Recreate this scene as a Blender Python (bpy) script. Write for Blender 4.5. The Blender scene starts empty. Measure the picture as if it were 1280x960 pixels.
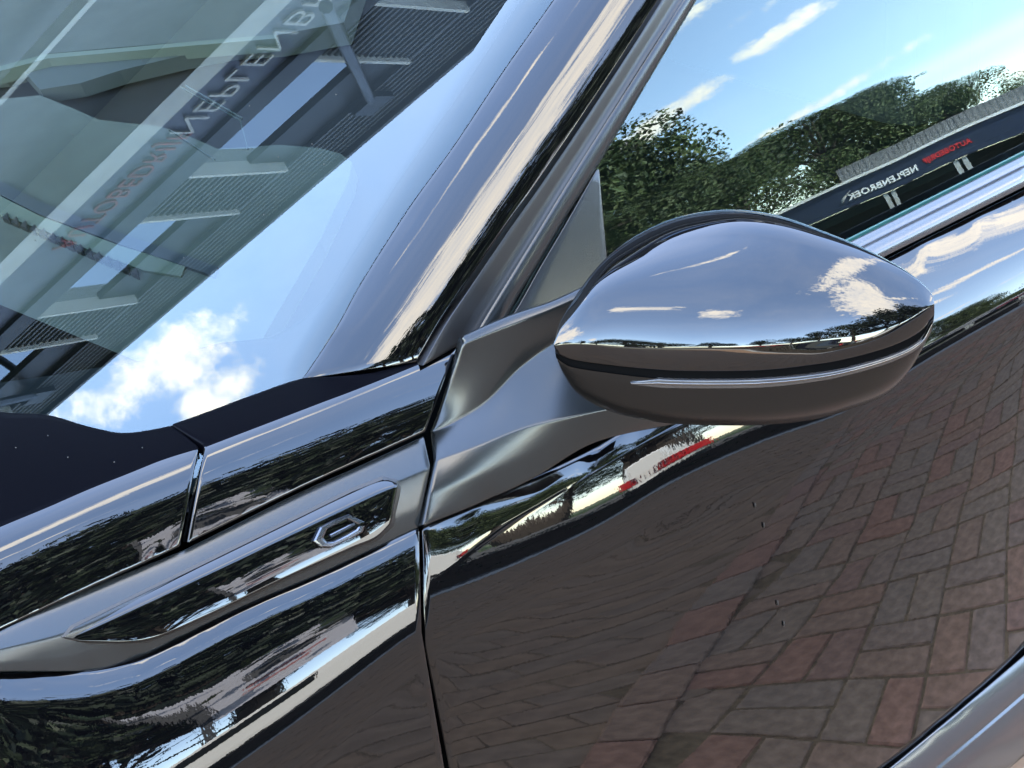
import bpy, bmesh, math, random
import numpy as np
from math import radians, sin, cos, pi, tan
from mathutils import Vector, Matrix
from mathutils.bvhtree import BVHTree

S = bpy.context.scene
COL = S.collection

# ------------------------------------------------------------------ camera
FPX = 1900.0                                  # focal length in pixels of a 1280 px wide frame
YAW, PITCH, ROLL = radians(33), radians(30), radians(7)
P0 = np.array([0, -.03, 1.0]); D0 = 1.17
fwd = np.array([sin(YAW)*cos(PITCH), cos(YAW)*cos(PITCH), -sin(PITCH)])
_r = np.array([cos(YAW), -sin(YAW), 0.]); _u = np.cross(_r, fwd)
right = _r*cos(ROLL) - _u*sin(ROLL); up = _r*sin(ROLL) + _u*cos(ROLL)
CAM = P0 - D0*fwd
cd = bpy.data.cameras.new('camera'); co = bpy.data.objects.new('camera', cd); COL.objects.link(co)
M4 = Matrix(((right[0], up[0], -fwd[0], CAM[0]), (right[1], up[1], -fwd[1], CAM[1]),
             (right[2], up[2], -fwd[2], CAM[2]), (0, 0, 0, 1)))
co.matrix_world = M4
cd.sensor_width = 36; cd.sensor_fit = 'HORIZONTAL'; cd.lens = 36*FPX/1280
cd.clip_start = .02; cd.clip_end = 3000
S.camera = co

# ------------------------------------------------------------------ exposure, sun, sky
S.view_settings.view_transform = 'Standard'; S.view_settings.look = 'None'
S.view_settings.gamma = 1; S.view_settings.use_curve_mapping = False
S.view_settings.exposure = 4.5
S.render.engine = 'CYCLES'
S.cycles.max_bounces = 10; S.cycles.transparent_max_bounces = 16
SUN_AZ, SUN_EL = radians(68), radians(48)    # azimuth counter-clockwise from +X
sd = bpy.data.lights.new('sun', 'SUN'); so = bpy.data.objects.new('sun', sd); COL.objects.link(so)
sd.energy = 3.0; sd.angle = radians(.5); sd.color = (1, .95, .87)
so.rotation_euler = (pi/2 - SUN_EL, 0, SUN_AZ + pi/2)

W = bpy.data.worlds.new('World'); S.world = W; W.use_nodes = True
wn, wl = W.node_tree.nodes, W.node_tree.links
bg = wn['Background']; bg.inputs['Strength'].default_value = .15
sky = wn.new('ShaderNodeTexSky'); sky.sky_type = 'NISHITA'; sky.sun_disc = False
sky.sun_elevation = SUN_EL; sky.sun_rotation = pi/2 - SUN_AZ
sky.dust_density = .25; sky.ozone_density = 1.15
tc = wn.new('ShaderNodeTexCoord')

def M(op, a, b=None, c=None):
    n = wn.new('ShaderNodeMath'); n.operation = op
    for i, v in enumerate((a, b, c)):
        if v is None: continue
        if isinstance(v, (int, float)): n.inputs[i].default_value = v
        else: wl.new(v, n.inputs[i])
    return n.outputs[0]
def DOT(v):
    n = wn.new('ShaderNodeVectorMath'); n.operation = 'DOT_PRODUCT'
    wl.new(tc.outputs['Generated'], n.inputs[0]); n.inputs[1].default_value = tuple(v)
    return n.outputs['Value']
def dirv(az, el):
    a, e = radians(az), radians(el)
    return np.array([cos(a)*cos(e), sin(a)*cos(e), sin(e)])

# single cumulus clouds: azimuth, elevation, half width, half height, turn (all degrees), density
CLOUDS = [
    (-51.5, 15.0, 4.2, 1.1, 8, 1.0), (-46.0, 16.5, 2.6, .8, 10, 1.0), (-48.6, 21.5, 3.5, 1.4, 5, 1.0), (-39, 4.5, 3, 1.1, 10, .9), (-55, 19, 3, 1, 10, .8),
    (129.6, 42.9, 4.6, 1.6, 112, 1.15), (131.9, 44.4, 2.8, 1.25, 118, 1.1), (158, 30, 14, 7, 0, 1.0),
    (178, 20, 15, 10, 0, 1.9), (176, 72, 7, 1.2, 90, .8), (-158, 13, 4, 2.2, 0, .9),
    (-161, 44, 2.6, 2.8, 10, 1.0), (-151, 40, 4.2, 4.2, 5, 1.0), (-103, 44, 11, 20, -12, 1.7),
    (-33, 31.5, 9, 4.6, 12, 1.15), (-40, 20, 7, .9, 10, 1.0), (-46, 11, 5, .5, 6, .9), (-70, 66, 34, 4.2, 0, 1.35),
    (-84, 47, 22, 1.4, 0, .8), (60, 20, 30, 8, 0, 1), (100, 15, 25, 6, 0, 1), (-120, 8, 20, 3, 0, .8)]
noise = wn.new('ShaderNodeTexNoise'); noise.inputs['Scale'].default_value = 9
noise.inputs['Detail'].default_value = 8; noise.inputs['Roughness'].default_value = .62
wl.new(tc.outputs['Generated'], noise.inputs['Vector'])
noise2 = wn.new('ShaderNodeTexNoise'); noise2.inputs['Scale'].default_value = 2.6
noise2.inputs['Detail'].default_value = 7; noise2.inputs['Roughness'].default_value = .6
wl.new(tc.outputs['Generated'], noise2.inputs['Vector'])
noise3 = wn.new('ShaderNodeTexNoise'); noise3.inputs['Scale'].default_value = 38
noise3.inputs['Detail'].default_value = 8; noise3.inputs['Roughness'].default_value = .65
wl.new(tc.outputs['Generated'], noise3.inputs['Vector'])
nz_mix = M('ADD', M('MULTIPLY', noise.outputs['Fac'], .45), M('MULTIPLY', noise3.outputs['Fac'], .55))
acc = None
for az, el, w_, h_, tw, de in CLOUDS:
    c = dirv(az, el)
    e1 = np.array([-sin(radians(az)), cos(radians(az)), 0]); e2 = np.cross(c, e1)
    t = radians(tw); a = (e1*cos(t) + e2*sin(t))/sin(radians(w_)); b = (-e1*sin(t) + e2*cos(t))/sin(radians(h_))
    da, db, dc = DOT(a), DOT(b), DOT(c)
    r = M('SQRT', M('ADD', M('MULTIPLY', da, da), M('MULTIPLY', db, db)))
    m = M('MULTIPLY', M('MULTIPLY', M('SUBTRACT', 1.25, r), de), M('GREATER_THAN', dc, 0))
    acc = m if acc is None else M('MAXIMUM', acc, m)
acc = M('MAXIMUM', acc, 0)
dens = M('ADD', acc, M('MULTIPLY', M('SUBTRACT', nz_mix, .5), 3.9))
dens = M('MULTIPLY', dens, M('GREATER_THAN', acc, .001))
ss = wn.new('ShaderNodeMapRange'); ss.interpolation_type = 'SMOOTHSTEP'
ss.inputs[1].default_value = .32; ss.inputs[2].default_value = 1.1
wl.new(dens, ss.inputs[0])
veil = wn.new('ShaderNodeMapRange'); veil.interpolation_type = 'SMOOTHSTEP'      # thin high veil everywhere
veil.inputs[1].default_value = .30; veil.inputs[2].default_value = .80; veil.inputs[3].default_value = .02; veil.inputs[4].default_value = .12
wl.new(noise2.outputs['Fac'], veil.inputs[0])
fac = M('MAXIMUM', ss.outputs[0], veil.outputs[0])
shade = wn.new('ShaderNodeMix'); shade.data_type = 'RGBA'
shade.inputs[6].default_value = (3.6, 3.7, 3.95, 1); shade.inputs[7].default_value = (5.7, 5.2, 4.4, 1)
wl.new(M('MULTIPLY_ADD', nz_mix, 2.6, -.75), shade.inputs[0])
mix = wn.new('ShaderNodeMix'); mix.data_type = 'RGBA'
wl.new(fac, mix.inputs[0]); wl.new(sky.outputs[0], mix.inputs[6]); wl.new(shade.outputs[2], mix.inputs[7])
wl.new(mix.outputs[2], bg.inputs['Color'])

# ------------------------------------------------------------------ materials
def mat(name, color, rough=.5, spec=.5, metal=0, coat=0, noise_amt=0, noise_scale=20, bump=0, bump_scale=200, alpha=None, emit=None):
    m = bpy.data.materials.new(name); m.use_nodes = True
    n, l = m.node_tree.nodes, m.node_tree.links; p = n['Principled BSDF']
    p.inputs['Base Color'].default_value = (*color, 1); p.inputs['Roughness'].default_value = rough
    p.inputs['Specular IOR Level'].default_value = spec; p.inputs['Metallic'].default_value = metal
    p.inputs['Coat Weight'].default_value = coat
    if noise_amt or bump:
        t = n.new('ShaderNodeTexCoord')
    if noise_amt:
        z = n.new('ShaderNodeTexNoise'); z.inputs['Scale'].default_value = noise_scale; z.inputs['Detail'].default_value = 6
        l.new(t.outputs['Object'], z.inputs['Vector'])
        r = n.new('ShaderNodeMapRange'); r.inputs[1].default_value = .3; r.inputs[2].default_value = .7
        r.inputs[3].default_value = 1-noise_amt; r.inputs[4].default_value = 1+noise_amt
        l.new(z.outputs['Fac'], r.inputs[0])
        v = n.new('ShaderNodeVectorMath'); v.operation = 'SCALE'; v.inputs[0].default_value = color
        l.new(r.outputs[0], v.inputs['Scale']); l.new(v.outputs[0], p.inputs['Base Color'])
    if bump:
        z = n.new('ShaderNodeTexNoise'); z.inputs['Scale'].default_value = bump_scale; z.inputs['Detail'].default_value = 3
        l.new(t.outputs['Object'], z.inputs['Vector'])
        b = n.new('ShaderNodeBump'); b.inputs['Strength'].default_value = bump; b.inputs['Distance'].default_value = .001
        l.new(z.outputs['Fac'], b.inputs['Height']); l.new(b.outputs[0], p.inputs['Normal'])
    if emit: p.inputs['Emission Color'].default_value = (*emit[0], 1); p.inputs['Emission Strength'].default_value = emit[1]
    return m

def paint(name, col=(.0007, .0007, .0009), peel=.012, spec=.55):
    m = mat(name, col, .012, spec)
    n, l = m.node_tree.nodes, m.node_tree.links; p = n['Principled BSDF']
    t = n.new('ShaderNodeTexCoord')
    z = n.new('ShaderNodeTexNoise'); z.inputs['Scale'].default_value = 260; z.inputs['Detail'].default_value = 2
    l.new(t.outputs['Object'], z.inputs['Vector'])
    b = n.new('ShaderNodeBump'); b.inputs['Strength'].default_value = peel; b.inputs['Distance'].default_value = .001
    l.new(z.outputs['Fac'], b.inputs['Height']); l.new(b.outputs[0], p.inputs['Normal'])
    return m

def glass(name, tint, boost=1.9, ior=1.5, tint_mix=None):
    m = bpy.data.materials.new(name); m.use_nodes = True
    n, l = m.node_tree.nodes, m.node_tree.links
    for q in list(n): n.remove(q)
    o = n.new('ShaderNodeOutputMaterial'); tr = n.new('ShaderNodeBsdfTransparent'); gl = n.new('ShaderNodeBsdfGlossy')
    tr.inputs[0].default_value = (*tint, 1); gl.inputs['Roughness'].default_value = .004
    gl.inputs['Color'].default_value = (*(tint_mix or (1, 1, 1)), 1)
    f = n.new('ShaderNodeFresnel'); f.inputs[0].default_value = ior
    k = n.new('ShaderNodeMath'); k.operation = 'MULTIPLY'; k.inputs[1].default_value = boost; k.use_clamp = True
    mx = n.new('ShaderNodeMixShader')
    l.new(f.outputs[0], k.inputs[0]); l.new(k.outputs[0], mx.inputs[0]); l.new(tr.outputs[0], mx.inputs[1]); l.new(gl.outputs[0], mx.inputs[2])
    l.new(mx.outputs[0], o.inputs[0])
    return m

MT = {}
MT['paint'] = paint('black_paint', peel=.008)
MT['cap'] = paint('mirror_cap_paint', (.0007, .0007, .0009), .004, .62)
MT['piano'] = paint('piano_black', (.0007, .0007, .0009), .004)
MT['satin'] = mat('satin_grey_trim', (.0085, .0094, .0094), .22, .5, bump=.05, bump_scale=900)
MT['foot'] = mat('satin_mirror_foot', (.0068, .0075, .0076), .23, .45, bump=.06, bump_scale=900)
MT['housing'] = mat('satin_mirror_housing', (.0022, .0021, .002), .24, .36, bump=.06, bump_scale=900)
MT['moulding'] = mat('satin_moulding', (.02, .02, .021), .2, .8)
MT['seal'] = mat('rubber_seal', (.005, .0045, .0045), .34, .45)
MT['cowl'] = mat('black_hood_top', (.0012, .0012, .002), .35, .03, bump=.03)
MT['dark'] = mat('dark_cavity', (.0006, .0006, .0007), .9, .05)
MT['frit'] = mat('black_ceramic', (.002, .002, .003), .4, .2)
MT['wind'] = glass('windscreen_glass', (.70, .82, .78), 1.48, tint_mix=(.92, 1, .97))
MT['side'] = glass('side_glass', (.45, .58, .53), 1.38, tint_mix=(.86, 1, 1))
MT['edge'] = mat('glass_edge', (.02, .07, .06), .15, .5)
MT['dash'] = mat('dashboard', (.037, .041, .036), .6, .35, noise_amt=.12, noise_scale=30, bump=.15, bump_scale=700)
MT['dash2'] = mat('dashboard_lower', (.020, .024, .03), .5, .4)
MT['dash4'] = mat('dashboard_face', (.026, .031, .030), .55, .35)
MT['dash3'] = mat('dashboard_light', (.060, .070, .056), .6, .35)
MT['black'] = mat('black_plastic', (.004, .004, .005), .4, .3)
MT['lens'] = mat('clear_lens', (.026, .024, .023), .1, .8)
MT['chrome'] = mat('chrome', (.16, .15, .14), .15, .5, metal=1)
MT['emblem'] = mat('dark_chrome', (.11, .115, .125), .2, .5, metal=1)
MT['plastic'] = mat('clear_plastic', (.05, .055, .053), .1, .5)
MT['dust'] = mat('dust', (.06, .06, .055), .9, .1)
MT['fly'] = mat('fly', (.01, .008, .006), .5, .3)
MT['fabric'] = mat('seat_fabric', (.02, .02, .022), .8, .2)

# ------------------------------------------------------------------ object helpers
def link(name, me, m=None, parent=None, smooth=False):
    o = bpy.data.objects.new(name, me); COL.objects.link(o)
    if m is not None:
        for q in (m if isinstance(m, (list, tuple)) else [m]): me.materials.append(q)
    if smooth:
        me.polygons.foreach_set('use_smooth', [True]*len(me.polygons))
    if parent is not None:
        o.parent = parent
        r = parent
        while r.parent is not None: r = r.parent
        off = r.location
        if parent.get('_world') or True:
            acc_ = Vector((0, 0, 0)); q = parent
            while q is not None: acc_ += q.location; q = q.parent
            o.location = -acc_                # mesh is written in world coordinates
    return o
def pyd(name, v, f, m=None, parent=None, smooth=False):
    me = bpy.data.meshes.new(name); me.from_pydata([tuple(map(float, p)) for p in v], [], f); me.update()
    return link(name, me, m, parent, smooth)
def bmo(name, bm, m=None, parent=None, smooth=False):
    me = bpy.data.meshes.new(name); bm.to_mesh(me); bm.free()
    return link(name, me, m, parent, smooth)
def tag(o, label=None, cat=None, group=None, kind=None):
    if label: o['label'] = label
    if cat: o['category'] = cat
    if group: o['group'] = group
    if kind: o['kind'] = kind
    return o
def empty(name, loc=(0, 0, 0), rz=0):
    o = bpy.data.objects.new(name, None); COL.objects.link(o); o.location = loc; o.rotation_euler = (0, 0, rz); return o
def box(bm, x0, x1, y0, y1, z0, z1, mi=0, bev=0):
    r = bmesh.ops.create_cube(bm, size=1)
    for v in r['verts']:
        v.co = Vector(((x0+x1)/2 + v.co.x*(x1-x0), (y0+y1)/2 + v.co.y*(y1-y0), (z0+z1)/2 + v.co.z*(z1-z0)))
    fs = list({f for v in r['verts'] for f in v.link_faces})
    for f in fs: f.material_index = mi
    if bev: bmesh.ops.bevel(bm, geom=list({e for f in fs for e in f.edges}), offset=bev, segments=2, affect='EDGES', profile=.5)
def tube(bm, pts, r, n=8):
    pts = [Vector(p) for p in pts]; rings = []
    for i, p in enumerate(pts):
        d = (pts[min(i+1, len(pts)-1)] - pts[max(i-1, 0)]).normalized()
        a = d.orthogonal().normalized(); b = d.cross(a); rr = r[i] if isinstance(r, (list, tuple)) else r
        rings.append([bm.verts.new(p + (a*cos(2*pi*k/n) + b*sin(2*pi*k/n))*rr) for k in range(n)])
    for i in range(len(rings)-1):
        for k in range(n): bm.faces.new((rings[i][k], rings[i][(k+1) % n], rings[i+1][(k+1) % n], rings[i+1][k]))
    bm.faces.new(rings[0][::-1]); bm.faces.new(rings[-1])

# ------------------------------------------------------------------ sightline helpers
def ray(px, py):
    d = fwd + right*((px-640)/FPX) - up*((py-480)/FPX)
    return d/np.linalg.norm(d)
def rays(px, py):
    d = fwd + right*((px[..., None]-640)/FPX) - up*((py[..., None]-480)/FPX)
    return d/np.linalg.norm(d, axis=-1, keepdims=True)
def on(px, py, P, n):
    d = ray(px, py); return CAM + d*(((np.asarray(P)-CAM) @ np.asarray(n))/(d @ np.asarray(n)))
def ony(px, py, y): return on(px, py, (0, y, 0), (0, 1, 0))
def unit(v): v = np.asarray(v, float); return v/np.linalg.norm(v)

def body_n(theta, phi=0.):
    t, p = radians(theta), radians(phi); return np.array([-cos(t)*sin(p), -cos(t)*cos(p), sin(t)])

def resample(pts, n, by_index=False, curve=True):
    pts = np.asarray(pts, float)
    if by_index: t = np.linspace(0, 1, len(pts))
    else:
        d = np.r_[0, np.cumsum(np.linalg.norm(np.diff(pts, axis=0), axis=1))]; t = d/d[-1]
    u = np.linspace(0, 1, n)
    if not curve or len(pts) < 3:
        return np.c_[np.interp(u, t, pts[:, 0]), np.interp(u, t, pts[:, 1])]
    m = np.zeros_like(pts)                                   # monotone-ish cubic (finite difference tangents)
    for i in range(len(pts)):
        a, b = max(i-1, 0), min(i+1, len(pts)-1); m[i] = (pts[b]-pts[a])/(t[b]-t[a])
    k = np.clip(np.searchsorted(t, u, side='right')-1, 0, len(t)-2)
    h = (t[k+1]-t[k]); x = ((u-t[k])/h)[:, None]; h = h[:, None]
    return ((2*x**3-3*x**2+1)*pts[k] + (x**3-2*x**2+x)*h*m[k] + (-2*x**3+3*x**2)*pts[k+1] + (x**3-x**2)*h*m[k+1])

def solve_sheet(rows, nu, steps, anchors, by_index=False, curve=True, wu=1.0, wv=1.0):
    """rows: [(polyline px, normal spec)]; a spec is a list of (s, value) with value a vector or ('r', az, el) = the direction the
    surface mirrors.  Finds the smooth surface through these sightlines whose slope follows the wanted normals."""
    base = [resample(r[0], nu, by_index, curve) for r in rows]
    s = np.linspace(0, 1, nu)
    N = []
    for (pl, spec), b in zip(rows, base):
        ks = [k for k, _ in spec]; vs = [v for _, v in spec]
        R = rays(b[:, 0], b[:, 1])
        if isinstance(vs[0], tuple) and vs[0][0] == 'r':
            az = np.interp(s, ks, [v[1] for v in vs]); el = np.interp(s, ks, [v[2] for v in vs])
            dt = np.stack([np.cos(np.radians(az))*np.cos(np.radians(el)), np.sin(np.radians(az))*np.cos(np.radians(el)), np.sin(np.radians(el))], -1)
            n = dt - R
        elif isinstance(vs[0], tuple) and vs[0][0] == 'o':   # silhouette: normal square to the sightline, pointing out of the outline
            tg = np.gradient(b, axis=0); on2 = np.stack([tg[:, 1], -tg[:, 0]], -1)*vs[0][1]
            on2 /= np.linalg.norm(on2, axis=1, keepdims=True)
            n = right*on2[:, 0:1] - up*on2[:, 1:2]
            n = n - (n*R).sum(1, keepdims=True)*R - vs[0][2]*R
        else:
            V = np.array([np.asarray(v, float) for v in vs]); n = np.stack([np.interp(s, ks, V[:, i]) for i in range(3)], -1)
        N.append(n/np.linalg.norm(n, axis=1, keepdims=True))
    PX, NN, rowidx = [], [], []
    for i in range(len(rows)-1):
        for k in range(steps[i]):
            f = k/steps[i]; PX.append(base[i]*(1-f)+base[i+1]*f); n = N[i]*(1-f)+N[i+1]*f
            NN.append(n/np.linalg.norm(n, axis=1, keepdims=True))
            if k == 0: rowidx.append(len(PX)-1)
    PX.append(base[-1]); NN.append(N[-1]); rowidx.append(len(PX)-1)
    PX = np.array(PX); NN = np.array(NN); nv = len(PX); R = rays(PX[..., 0], PX[..., 1])
    n_ = nu*nv; I = np.arange(n_).reshape(nv, nu); A = np.zeros((n_, n_)); B = np.zeros(n_)
    for (sa, sb, w) in ((np.s_[:, :-1], np.s_[:, 1:], wu), (np.s_[:-1], np.s_[1:], wv)):
        nm = NN[sa]+NN[sb]; nm /= np.linalg.norm(nm, axis=-1, keepdims=True)
        rm = (R[sa]+R[sb])/2; seg = np.linalg.norm(PX[sa]-PX[sb], axis=-1)/FPX + 1e-6
        nr_ = np.minimum((nm*rm).sum(-1), -.12)
        g = -(nm*(R[sb]-R[sa])).sum(-1)/nr_                  # wanted step of log distance
        ww = (w*nr_**2/seg**2).ravel(); g = g.ravel(); i, j = I[sa].ravel(), I[sb].ravel()
        np.add.at(A, (i, i), ww); np.add.at(A, (j, j), ww); np.add.at(A, (i, j), -ww); np.add.at(A, (j, i), -ww)
        np.add.at(B, j, ww*g); np.add.at(B, i, -ww*g)
    for (rv, cu, P, w) in anchors:                           # P = wanted distance along the sightline, from a plane
        r = rowidx[rv]; c = int(round(cu*(nu-1)))
        pl, pn = P
        d = ((np.asarray(pl)-CAM) @ pn)/(R[r, c] @ pn)
        A[I[r, c], I[r, c]] += w*1e4; B[I[r, c]] += w*1e4*np.log(d)
    lam = np.exp(np.linalg.solve(A + np.eye(n_)*1e-9, B)).reshape(nv, nu)
    return CAM + R*lam[..., None], rowidx

def refine(G, k=2):
    """bicubic refinement of a grid of points"""
    def up1(G):
        n = len(G); E = np.concatenate([2*G[:1]-G[1:2], G, 2*G[-1:]-G[-2:-1]])
        mid = (-E[:-3] + 9*E[1:-2] + 9*E[2:-1] - E[3:])/16
        out = np.empty((2*n-1,)+G.shape[1:]); out[0::2] = G; out[1::2] = mid; return out
    for _ in range(k-1):
        G = up1(G); G = up1(G.transpose(1, 0, 2)).transpose(1, 0, 2)
    return G

def sheet(name, G, m, parent, flange=.012, rnd=.0012, sides='tblr', matidx=None, smooth=True):
    """panel skin from a grid with a rounded, folded-in edge"""
    nv, nu = G.shape[:2]
    du = np.gradient(G, axis=1); dv = np.gradient(G, axis=0)
    n = np.cross(du, dv); n /= np.linalg.norm(n, axis=-1, keepdims=True) + 1e-12
    if ((CAM-G)*n).sum() < 0: n = -n
    verts = [tuple(p) for p in G.reshape(-1, 3)]; faces = []; mi = []
    flip = ((np.cross(du, dv)*n).sum() < 0)
    def quad(a, b, c, d, k=0):
        faces.append((a, b, c, d) if not flip else (d, c, b, a)); mi.append(k)
    for j in range(nv-1):
        for i in range(nu-1): quad(j*nu+i, j*nu+i+1, (j+1)*nu+i+1, (j+1)*nu+i, matidx(j/(nv-1)) if matidx else 0)
    def strip(idx, tan_):
        prev = idx; I = [divmod(q, nu) for q in idx]
        for (t, d) in ((rnd*.7, rnd*.3), (rnd, rnd), (rnd, flange)):
            cur = []
            for (j, i), tv in zip(I, tan_):
                cur.append(len(verts)); verts.append(tuple(G[j, i] + tv*t - n[j, i]*d))
            for q in range(len(idx)-1): quad(prev[q+1], prev[q], cur[q], cur[q+1], matidx(I[q][0]/(nv-1)) if matidx else 0)
            prev = cur
    nz = lambda v: v/(np.linalg.norm(v, axis=-1, keepdims=True)+1e-12)
    if 't' in sides: strip([i for i in range(nu)], nz(G[0]-G[1]))
    if 'b' in sides: strip([(nv-1)*nu+i for i in range(nu-1, -1, -1)], nz(G[-1]-G[-2])[::-1])
    if 'l' in sides: strip([j*nu for j in range(nv-1, -1, -1)], nz(G[:, 0]-G[:, 1])[::-1])
    if 'r' in sides: strip([j*nu+nu-1 for j in range(nv)], nz(G[:, -1]-G[:, -2]))
    me = bpy.data.meshes.new(name); me.from_pydata(verts, [], faces); me.update()
    o = link(name, me, m, parent, smooth)
    if matidx: me.polygons.foreach_set('material_index', mi)
    return o

def bvh_of(G):
    nv, nu = G.shape[:2]
    return BVHTree.FromPolygons([Vector(p) for p in G.reshape(-1, 3)],
        [(j*nu+i, j*nu+i+1, (j+1)*nu+i+1, (j+1)*nu+i) for j in range(nv-1) for i in range(nu-1)])
def onmesh(b, px, py, off=0):
    d = Vector(ray(px, py)); h = b.ray_cast(Vector(CAM), d)
    if h[0] is None: return None
    n = h[1] if h[1].dot(d) < 0 else -h[1]
    return np.array(h[0] + n*off)
def slab(name, poly, P, n, th, m, parent):
    """flat plate: outline seen along the sightlines, standing on a plane, with thickness"""
    n = unit(n); t = [on(x, y, P, n) for x, y in poly]; k = len(t)
    v = t + [p - n*th for p in t]
    f = [tuple(range(k)), tuple(range(2*k-1, k-1, -1))] + [(i, k+i, k+(i+1) % k, (i+1) % k) for i in range(k)]
    o = pyd(name, v, f, m, parent)
    bm = bmesh.new(); bm.from_mesh(o.data); bmesh.ops.recalc_face_normals(bm, faces=bm.faces); bm.to_mesh(o.data); bm.free()
    return o

# ================================================================== SETTING
rnd = random.Random(4)
# --- brick paving beside the car: herringbone in pairs, each brick a piece
g_mat = mat('sand_joint', (.17, .115, .065), .95, .1, noise_amt=.3, noise_scale=60)
ground = empty('brick_paving', (0, 0, 0)); tag(ground, kind='structure')
def brick_mesh(k):
    bm = bmesh.new(); box(bm, -.0975, .0975, -.0475, .0475, -.05, 0, bev=.006)
    r = random.Random(k)
    for v in bm.verts:
        if v.co.z > -.01: v.co.z += r.uniform(-.0012, .0012)
        v.co.x += r.uniform(-.0015, .0015); v.co.y += r.uniform(-.0015, .0015)
    me = bpy.data.meshes.new('brick'); bm.to_mesh(me); bm.free(); return me
BR = []
PLAIN = []
for k, c in enumerate([(.235, .150, .092), (.245, .153, .090), (.228, .150, .094)]):
    m = mat('plain_brick', c, .9, .2, noise_amt=.22, noise_scale=20, bump=.3, bump_scale=160)
    me = brick_mesh(40+k); me.materials.append(m); me.transform(Matrix.Diagonal((1.018, 1.03, 1, 1))); PLAIN.append(me)
for k, c in enumerate([(.265, .160, .100), (.275, .155, .094), (.25, .166, .106), (.285, .148, .092), (.24, .163, .108), (.262, .168, .106), (.258, .146, .096), (.245, .160, .106)]):
    m = mat('paving_brick', c, .85, .25, noise_amt=.3, noise_scale=34, bump=.5, bump_scale=160)
    for q in range(2):
        me = brick_mesh(k*2+q); me.materials.append(m); BR.append(me)
BA = radians(51); BS = .90                       # laying angle, size against a 20 x 10 cm brick
ca, sa = cos(BA), sin(BA)
near, far = [], []
def edge(x): return -1.68 - 1.22*(x - 1.34)           # where the basket field meets the plain running bond
for i in range(-90, 90):
    for j in range(-90, 90):
        # basket pairs: two bricks one way, two the other
        for q in range(2):
            if (i+j) % 2 == 0: x, y, a = i*.2*BS, (j*.2 + (q-.5)*.1)*BS, 0
            else: x, y, a = (i*.2 + (q-.5)*.1)*BS, j*.2*BS, pi/2
            X, Y = ca*x - sa*y, sa*x + ca*y
            if -7 < X < 12 and -5.2 < Y < .3 and Y > edge(X) - .035:
                d = (X-.9)**2*.6 + (Y+1.2)**2
                (near if d < 2.6 else far).append((d, X, Y, a + BA))
for i in range(-110, 110):
    for j in range(-110, 110):
        a = radians(7); x, y = (i + .5*(j % 2))*.2*BS, j*.1*BS
        X, Y = cos(a)*x - sin(a)*y, sin(a)*x + cos(a)*y
        if -7 < X < 12 and -5.2 < Y < .3 and Y < edge(X) - .05:
            d = (X-.9)**2*.6 + (Y+1.2)**2
            (near if d < 2.6 else far).append((d, X, Y, a + 2e-7))
ea = math.atan(-1.22)
for k in range(-40, 60):
    X, Y = 1.34 + cos(ea)*k*.2*BS, -1.68 + sin(ea)*k*.2*BS; X, Y = X - sin(-ea)*.04, Y - cos(ea)*.04
    if -5.2 < Y < .3: near.append((((X-.9)**2*.6 + (Y+1.2)**2), X, Y, ea + 1e-7))
near.sort(); far = near[290:] + far; near = near[:290]
for d, X, Y, a in near:
    plain = abs(a - radians(7) - 2e-7) < 1e-8
    o = bpy.data.objects.new('brick', rnd.choice(PLAIN if plain else BR)); COL.objects.link(o)
    o.location = (X, Y, .0565 if abs(a-ea-1e-7) < 1e-9 else .05 - rnd.uniform(0, .003)); o.rotation_euler = (rnd.gauss(0, .006), rnd.gauss(0, .006), a + rnd.gauss(0, .016)); o.parent = ground; o.scale = (BS, BS, 1)
vs, fs, mi = [], [], []
for d, X, Y, a in far:
    c_, s_ = cos(a), sin(a); h = .0565 if abs(a-ea-1e-7) < 1e-9 else .05 - rnd.uniform(0, .004); b0 = len(vs)
    for (x, y, z) in ((-.0975, -.0475, -.04), (.0975, -.0475, -.04), (.0975, .0475, -.04), (-.0975, .0475, -.04), (-.094, -.044, 0), (.094, -.044, 0), (.094, .044, 0), (-.094, .044, 0)):
        vs.append((X + BS*(c_*x - s_*y), Y + BS*(s_*x + c_*y), h+z))
    fs += [tuple(b0+q for q in f) for f in ((4, 5, 6, 7), (0, 1, 5, 4), (1, 2, 6, 5), (2, 3, 7, 6), (3, 0, 4, 7))]; mi += [8 + rnd.randrange(3) if abs(a - radians(7) - 2e-7) < 1e-8 else rnd.randrange(8)]*5
me = bpy.data.meshes.new('brick_field'); me.from_pydata(vs, [], fs)
o = link('brick_field', me, [BR[2*k].materials[0] for k in range(8)] + [q.materials[0] for q in PLAIN], ground); me.polygons.foreach_set('material_index', mi); tag(o, kind='stuff')
bm = bmesh.new(); box(bm, -7.2, 12.2, -5.3, 3.2, -.02, .0455); bmo('sand_bed', bm, g_mat, ground)

asph = mat('asphalt', (.06, .058, .055), .9, .2, noise_amt=.25, noise_scale=8, bump=.4, bump_scale=300)
bm = bmesh.new(); box(bm, -400, 400, -400, 400, -.3, -.03); tag(bmo('ground', bm, mat('ground', (.09, .10, .06), .95, .1, noise_amt=.3, noise_scale=.6)), kind='structure')
bm = bmesh.new(); box(bm, -60, 60, -30, -5.7, -.1, .02); tag(bmo('parking_road', bm, asph), kind='structure')
bm = bmesh.new(); box(bm, -60, 60, -5.7, -5.3, -.1, .06, bev=.01); tag(bmo('kerb_strip', bm, mat('concrete_kerb', (.30, .29, .26), .9, .2, noise_amt=.15)), kind='structure')
bm = bmesh.new(); box(bm, -60, 60, -60, -30.3, -.1, .05); tag(bmo('grass_verge', bm, mat('grass', (.06, .085, .03), .95, .1, noise_amt=.4, noise_scale=3)), kind='structure')

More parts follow.
